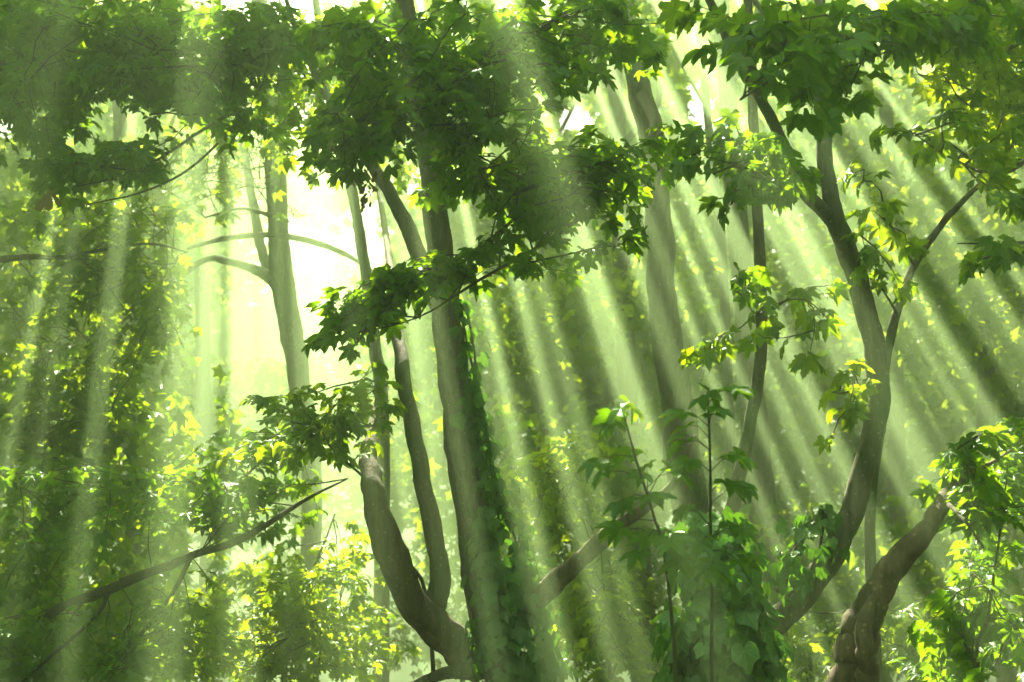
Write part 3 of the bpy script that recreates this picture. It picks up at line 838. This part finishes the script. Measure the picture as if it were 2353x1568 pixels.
# ------------------------------------------------------------------ ivy
def ivy(label, spine, n, group='ivy climbing over the trunks', size=.055, loose=1.0, camside=.55):
    """spine: (px, py, distance, width px of the ivy mantle)"""
    P = np.array([at(x, y, d) for x, y, d, _ in spine]); R = np.array([w * d / FPX / 2 for _, _, d, w in spine])
    SP, SR = smooth_path(P, R, 8)
    base = SP[0].copy(); base[2] = 0
    t = Tree('ivy', label, 'ivy', base, group)
    b = Bough('stem', None, M_TWIG, M_IVY, 'ivy'); t.boughs.append(b)
    L = np.concatenate([[0], np.cumsum(np.linalg.norm(np.diff(SP, axis=0), axis=1))])
    T = np.gradient(SP, axis=0); T /= np.linalg.norm(T, axis=1, keepdims=True)
    for k in range(4):
        ph = rng.uniform(0, 6.28); pts = []
        for i in range(0, len(SP), 3):
            a = unit(np.cross(T[i], (0, 1, .2))); c = np.cross(T[i], a)
            q = ph + i * .12
            pts.append(SP[i] + (a * math.cos(q) + c * math.sin(q)) * SR[i] * .72)
        b.wood.tube(np.array(pts), np.full(len(pts), .007), 5, 3)
    wgt = SR / SR.sum()
    idx = rng.choice(len(SP), n, p=wgt)
    for i in idx:
        a = unit(np.cross(T[i], (0, 1, .2))); c = np.cross(T[i], a)
        q = rng.uniform(0, 6.283)
        o = a * math.cos(q) + c * math.sin(q)
        if o @ (CAM - SP[i]) < 0 and rng.random() < camside: o = -o
        j = min(i + 1, len(SP) - 1)
        if math.sin(L[i] * 5.1 + q * 1.7 + 1) + math.sin(L[i] * 11.3 - q * 2.3) < -.55 and rng.random() < .85: continue      # bare patches
        r = SR[i] * (1 + .22 * math.sin(i * .9 + q * 2)) * rng.uniform(.7, 1.2) + (rng.random() < .12) * rng.uniform(.02, .09)
        p = SP[i] + (SP[j] - SP[i]) * rng.random() + o * r
        tip = unit(np.array((0, 0, -1.0)) + o * rng.uniform(.1, .9) + rng.normal(0, .35, 3))
        nr = unit(o + np.array((0, 0, .45)) + rng.normal(0, .3, 3))
        add_leaf(b, p, tip, nr, size * rng.uniform(.55, 1.25))
    finish(t)


ivy('ivy mantle spread over the trunk of the many-stemmed maple in the centre',
    [to_ground(1200, 7.95, 200), (1190, 1600, 7.95, 190), (1182, 1500, 7.95, 180), (1172, 1400, 7.95, 160), (1155, 1300, 7.95, 130), (1136, 1200, 7.95, 92), (1112, 1090, 7.95, 54), (1098, 960, 7.93, 50), (1080, 820, 7.93, 36), (1064, 700, 7.93, 20)], 1500, size=.066)
ivy('thick ivy mantle with big heart-shaped leaves at the foot of the forked tree',
    [to_ground(1670, 5.6, 240), (1665, 1620, 5.6, 225), (1660, 1500, 5.6, 205), (1650, 1400, 5.6, 190), (1640, 1300, 5.7, 165), (1630, 1220, 5.8, 120)], 950, size=.072)
ivy('small ivy tuft on the upper side of the curved trunk of the forked tree',
    [(1800, 1370, 5.95, 60), (1835, 1300, 5.95, 80), (1870, 1230, 5.95, 76), (1905, 1175, 5.95, 50)], 150, size=.05)

# ------------------------------------------------------------------ hazy trees further back
BACK = [
    ('straight pale trunk in the haze behind the slender dark stem', [(1775, 1350, 84), (1752, 1150, 78), (1725, 900, 70), (1705, 650, 62), (1688, 430, 58), (1670, 200, 52), (1650, -50, 46), (1640, -300, 30)], 13),
    ('faint hazy trunk just left of the thick bare trunk', [(1470, 1300, 66), (1450, 1050, 60), (1438, 850, 54), (1428, 600, 50), (1420, 350, 46), (1410, 100, 42), (1400, -150, 30)], 16),
    ('thin pale trunk between the glow and the leaning branch', [(880, 1000, 40), (862, 800, 36), (842, 640, 33), (824, 520, 31), (800, 400, 29), (770, 250, 26), (735, 60, 22), (700, -150, 16)], 13),
    ('faint trunk in the haze to the right of the many-stemmed maple', [(1260, 1300, 40), (1250, 1000, 36), (1240, 700, 32), (1230, 400, 28), (1220, 100, 24), (1210, -150, 16)], 19),
    ('thin far trunk rising beside the sky gap at the upper right', [(1665, 700, 26), (1645, 450, 24), (1625, 250, 22), (1605, 50, 20), (1590, -150, 14)], 18),
    ('faint trunk in the haze at the right edge', [(2270, 1200, 50), (2265, 900, 46), (2255, 600, 42), (2265, 300, 38), (2270, 0, 30), (2275, -200, 18)], 15),
    ('faint trunk hidden behind the leaf wall on the left', [(300, 1300, 50), (290, 900, 44), (280, 500, 40), (270, 100, 34), (262, -200, 20)], 17),
    ('far trunk half hidden behind the lower left branch', [(480, 1300, 44), (470, 900, 40), (462, 500, 36), (455, 100, 30), (450, -200, 18)], 21),
    ('far hazy trunk behind the forked tree', [(2070, 1250, 50), (2060, 950, 46), (2050, 650, 42), (2040, 350, 38), (2030, 0, 32), (2020, -250, 18)], 20),
]
back_trees = []
for lab, pts, d in BACK:
    g = to_ground(pts[0][0] + 12, d, pts[0][2] * 1.3)
    t = Tree('background_tree', lab, 'tree', ground_point(pts[0][0], d), 'hazy trees in the background')
    t.limb('trunk', [g] + [(x, y, d, w) for x, y, w in pts], lump=.04, sides=10)
    t.limb('limb', [(pts[-3][0], pts[-3][1], d, pts[-3][2] * .5), (pts[-3][0] + 90 * random.choice((-1, 1)), pts[-3][1] - 160, d - .3, pts[-3][2] * .35), (pts[-3][0] + 180 * random.choice((-1, 1)), pts[-3][1] - 380, d - .6, 6)], lump=.04, sides=7)
    t.depth = d
    back_trees.append(t)

# sky gaps: directions in which the far crowns stay open
GAPS = [(700, 640, 150, 190), (560, 760, 170, 110), (830, 560, 90, 130), (1610, 250, 50, 90), (2040, 80, 90, 40), (905, 185, 40, 28), (1245, 10, 40, 18), (15, 270, 45, 60),
        (790, 1265, 55, 70), (430, 90, 50, 60), (1330, 270, 60, 50), (960, 420, 50, 60)]


def open_gap(P, k=1.0):
    x, y, z = project(P)
    g = np.zeros(len(P), bool)
    edge = rng.uniform(.25, 1.25, len(P))
    for cx, cy, rx, ry in GAPS:
        g |= ((x - cx) / (rx * k)) ** 2 + ((y - cy) / (ry * k)) ** 2 < edge
    return g


def scatter_frames(n, up=.6, jit=.6, droop=.5):
    az = rng.uniform(0, 6.283, n)
    tip = np.stack([np.cos(az), np.sin(az), -droop * rng.uniform(.2, 1.8, n)], 1) + rng.normal(0, .25, (n, 3))
    nr = np.stack([np.zeros(n), np.zeros(n), np.full(n, up)], 1) + rng.normal(0, jit, (n, 3))
    return frames(tip, nr)


# far leaf clumps: 13 to 24 m away, inside and just outside the view
C = []
for d in np.arange(13.0, 26.0, 1.0):
    k = int(15 + d * 1.3)
    for _ in range(k):
        C.append(at(rng.uniform(-350, 2700), rng.uniform(-250, 1500), d + rng.uniform(-.5, .5)))
C = np.array(C)
cx_, cy_, cz_ = project(C)
# the middle of the picture is deep and open: only far clumps there
openmid = (cx_ > 900) & (cx_ < 2150) & (cy_ > 420) & (cy_ < 1250)
keep = ~(openmid & (cz_ < 19)) & ~open_gap(C, 1.15)
left = (cx_ > 380) & (cx_ < 1000) & (cy_ > 560) & (cy_ < 1180)
keep &= ~(left & (cz_ < 21))
C = C[keep]
C = np.vstack([C, [at(rng.uniform(1090, 1520), rng.uniform(610, 770), rng.uniform(14, 16.5)) for _ in range(10)],
               [at(rng.uniform(1120, 1460), rng.uniform(980, 1300), rng.uniform(13, 16)) for _ in range(12)],
               [at(rng.uniform(2080, 2350), rng.uniform(380, 900), rng.uniform(13, 16)) for _ in range(10)],
               [at(rng.uniform(330, 900), rng.uniform(1000, 1400), rng.uniform(11, 14.5)) for _ in range(32)],
               [at(rng.uniform(-60, 420), rng.uniform(1330, 1560), rng.uniform(11, 14)) for _ in range(14)],
               [at(rng.uniform(420, 980), rng.uniform(900, 1060), rng.uniform(15.5, 19)) for _ in range(8)],
               [at(rng.uniform(1780, 2250), rng.uniform(1250, 1480), rng.uniform(12, 15)) for _ in range(10)]])
P = []
for c in C:
    m = rng.integers(60, 130)
    q = rng.normal(0, 1, (m, 3)); q /= np.linalg.norm(q, axis=1, keepdims=True)
    q *= (rng.random((m, 1)) ** .45) * np.array((1.25, 1.1, .6)) * rng.uniform(.7, 1.15)
    P.append(c + q)
P = np.concatenate(P)
P = P[~open_gap(P, .85)]
P = P[~in_shaft(P, .03, SH[:14])]
P = P[~((project(P)[1] < 10) & in_shaft(P, .15, SH[:N_MAIN]))]
P = P[(P[:, 2] > .3) & (P[:, 2] < 14.2)]
owner = np.argmin(np.abs(P[:, None, 0] - np.array([t.base[0] for t in back_trees])[None]) +
                  .5 * np.abs(P[:, None, 1] - np.array([t.base[1] for t in back_trees])[None]), axis=1)
for i, t in enumerate(back_trees):
    sel = np.where(owner == i)[0]
    if len(sel):
        me = joined_leaves('crown', P[sel], scatter_frames(len(sel)), rng.uniform(.08, .15, len(sel)), 'low', (M_LEAF, M_LEAF_LIT)[i % 2], t.base)
        link('crown', me, t.root, kind='stuff')

# a closed wood behind, 26 to 34 m away
C = []
for d in np.arange(26, 36, 1.5):
    for _ in range(210):
        C.append(at(rng.uniform(-700, 3050), rng.uniform(-200, 1200), d))
C = np.array(C); C = C[~open_gap(C, 1.2)]
P = []
for c in C:
    m = 45
    q = rng.normal(0, 1, (m, 3)); q /= np.linalg.norm(q, axis=1, keepdims=True)
    P.append(c + q * (rng.random((m, 1)) ** .4) * np.array((1.7, 1.4, .9)))
P = np.concatenate(P); P = P[~open_gap(P, 1.0)]; P = P[~in_shaft(P, .1, SH[:14])]; P = P[(P[:, 2] > .3) & (P[:, 2] < 14.2)]
me = joined_leaves('distant_wood', P, scatter_frames(len(P)), rng.uniform(.14, .26, len(P)), 'low', M_LEAF)
link('distant_wood', me, None, kind='stuff', label='mass of far green foliage closing off the wood behind the haze', category='wood')

# ------------------------------------------------------------------ canopy overhead, mostly unseen, added and shaped to shade the wood
Q = []
step = .26
for layer in range(4):
    for y in np.arange(5.4, 42.0, step):
        half = .42 * y + 5.0
        xs = np.arange(-half - 3, half, step)
        h = min(9.2 + .06 * y, 11.2) + layer * .5
        Q.append(np.stack([xs, np.full(len(xs), y), np.full(len(xs), h)], 1))
Q = np.concatenate(Q)
Q += rng.uniform(-.22, .22, Q.shape)
Q[:, 2] += .3 * np.sin(Q[:, 0] * 1.1) * np.cos(Q[:, 1] * .9)
Q = Q[(Q[:, 1] < 16.5) | (rng.random(len(Q)) < .52)]          # thinned further back to let sun into the far haze
near_hole = in_shaft(Q, .31)
# round the light gaps the crowns are built of real-sized leaves, so that the gaps have clean edges
E = Q[near_hole]
E = np.repeat(E, 9, axis=0) + rng.uniform(-.2, .2, (len(E) * 9, 3))
Q = Q[~near_hole]


def canopy_frames(n):
    az = rng.uniform(0, 6.283, n)
    nr = SUN[None] * .9 + np.array((0, 0, .5)) + rng.normal(0, .3, (n, 3))
    tip = np.stack([np.cos(az), np.sin(az), -.4 * np.ones(n)], 1) + rng.normal(0, .2, (n, 3))
    return frames(tip, nr)


FQ = canopy_frames(len(Q)); FE = canopy_frames(len(E))
SQ = rng.uniform(.21, .30, len(Q)); SE = rng.uniform(.06, .095, len(E))
# leaves added along the rim of each gap to sharpen its shaft
eP, eT, eN = [], [], []
for P0, a, b, hw, hl in SH:
    m = max(6, int(2 * hl / .06))
    for layer in range(2):
        for sg in (-1, 1):
            v = (np.arange(m) + rng.random(m)) / m * 2 * hl - hl
            u = sg * (hw * np.cbrt(np.sqrt(np.maximum(1 - np.abs(v / hl) ** 3, 0))) ** 1.5 + rng.uniform(.0, .03, m))
            q = P0 + u[:, None] * a + v[:, None] * b
            h = np.minimum(9.3 + .06 * q[:, 1], 11.2) + layer * .45 + rng.uniform(0, .3, m)
            q = q + SUN * ((h - q[:, 2]) / SUN[2])[:, None]
            eP.append(q); eT.append(np.tile(sg * a, (m, 1)) + rng.normal(0, .25, (m, 3))); eN.append(SUN[None] + rng.normal(0, .2, (m, 3)))
eP = np.concatenate(eP); eF = frames(np.concatenate(eT), np.concatenate(eN))
E = np.concatenate([E, eP]); FE = np.concatenate([FE, eF]); SE = np.concatenate([SE, rng.uniform(.06, .09, len(eP))])
pts = [E + (FE[:, :, 0] * lx + FE[:, :, 1] * ly) * SE[:, None] for lx, ly in ((0, 0), (0, 1.0), (.68, .63), (-.68, .63), (.62, -.15), (-.62, -.15))]
ok = np.ones(len(E), bool)
for P0, a, b, hw, hl in SH:                       # drop every leaf whose blade would reach into a gap
    u = [(p - P0) @ a for p in pts]; v = (E - P0) @ b
    ok &= ~((np.minimum.reduce(u) < hw) & (np.maximum.reduce(u) > -hw) & (np.abs(v) < hl))
E, FE, SE = E[ok], FE[ok], SE[ok]
nQ = len(Q)
Q = np.concatenate([Q, E]); FQ = np.concatenate([FQ, FE]); SQ = np.concatenate([SQ, SE])
small = np.arange(len(Q)) >= nQ
x, y, z = project(Q)
vis = (z > 0) & (x > -40) & (x < PW + 40) & (y > -40)
ok = ~(vis & open_gap(Q, 1.0))
Q, FQ, SQ, small = Q[ok], FQ[ok], SQ[ok], small[ok]
# coarser leaf clumps added beside and beyond the canopy to keep out sun
W = []
for yy in np.arange(5.0, 62.0, .55):
    hx = (.42 * max(yy, 0) + 4.5 if yy > 1 else 0) if yy < 41.5 else -3
    xs = np.arange(-28, 28, .55)
    xs = xs[(xs > hx) | (xs < -hx - 3)] if hx > 0 else xs
    hh = min(9.2 + .06 * yy, 11.2)
    for layer in (0, 1, 2, 3):
        W.append(np.stack([xs, np.full(len(xs), yy), np.full(len(xs), hh + layer * .5)], 1))
W = np.concatenate(W); W += rng.uniform(-.3, .3, W.shape)
W = W[~in_shaft(W, .5)]
nW = len(W)
az = rng.uniform(0, 6.283, nW)
FW = frames(np.stack([np.cos(az), np.sin(az), -.4 * np.ones(nW)], 1), SUN[None] * .9 + np.array((0, 0, .5)) + rng.normal(0, .3, (nW, 3)))
SW = rng.uniform(.36, .5, nW)
owners = [t1, t2, t3, t4, t5, t6, t7] + back_trees
OB = np.array([t.base[:2] for t in owners])
own = np.argmin(((Q[:, None, :2] - OB[None]) ** 2).sum(2), axis=1)
ownW = np.argmin(((W[:, None, :2] - OB[None]) ** 2).sum(2), axis=1)
for i, t in enumerate(owners):  # shading leaves dealt out to the nearest tree as its crown
    for part, shape in ((own == i) & ~small, 'low'), ((own == i) & small, 'clump'):
        sel = np.where(part)[0]
        if len(sel):
            me = joined_leaves('crown', Q[sel], FQ[sel], SQ[sel], shape, M_LEAF, t.base)
            link('crown', me, t.root, kind='stuff')
    sel = np.where(ownW == i)[0]
    if len(sel):
        me = joined_leaves('crown', W[sel], FW[sel], SW[sel], 'clump', M_LEAF, t.base)
        link('crown', me, t.root, kind='stuff')

for t in TREES:
    if getattr(t, 'todo', False): finish(t)

# unseen wood beside and behind the viewer, added to hold back sky light
P = []
for a in np.arange(0, 6.283, .05):
    for k in range(14):
        r = rng.uniform(17, 21)
        c = np.array((math.sin(a) * r * (1.1 if abs(math.sin(a)) > .5 else 1), 4 + math.cos(a) * r, rng.uniform(.5, 9)))
        if c[1] > 2 and abs(c[0]) < .42 * c[1] + 2.0: continue
        if c[1] < -3: c[2] *= .8
        P.append(c + rng.normal(0, .7, (26, 3)))
P = np.concatenate(P); P = P[P[:, 2] > .2]
P = P[~((P[:, 1] > 2) & (np.abs(P[:, 0]) < .40 * P[:, 1] + 1.5))]
me = joined_leaves('shade_wood', P, scatter_frames(len(P)), rng.uniform(.22, .34, len(P)), 'clump', M_LEAF)
link('shade_wood', me, None, kind='stuff', label='unseen leafy wood around the view, added to hold back sky light', category='wood')

# ------------------------------------------------------------------ haze
m, n_, l_ = new_mat('haze')
out = n_.new('ShaderNodeOutputMaterial')
pv = n_.new('ShaderNodeVolumePrincipled')
pv.inputs['Color'].default_value = HAZE_COLOR
pv.inputs['Density'].default_value = HAZE_DENSITY
pv.inputs['Anisotropy'].default_value = HAZE_G
l_.new(pv.outputs[0], out.inputs['Volume'])
lo = np.array((-62.0, -42.0, -1.3)); hi = np.array((62.0, 82.0, 15.0))
v = np.array([[(lo, hi)[(i >> k) & 1][k] for k in range(3)] for i in range(8)])
f = np.array([(0, 2, 3, 1), (4, 5, 7, 6), (0, 1, 5, 4), (2, 6, 7, 3), (0, 4, 6, 2), (1, 3, 7, 5)])
link('haze', mesh_from('haze', v, f, mat=m, smooth=False), None, kind='stuff', label='pale green morning haze filling the wood', category='haze')
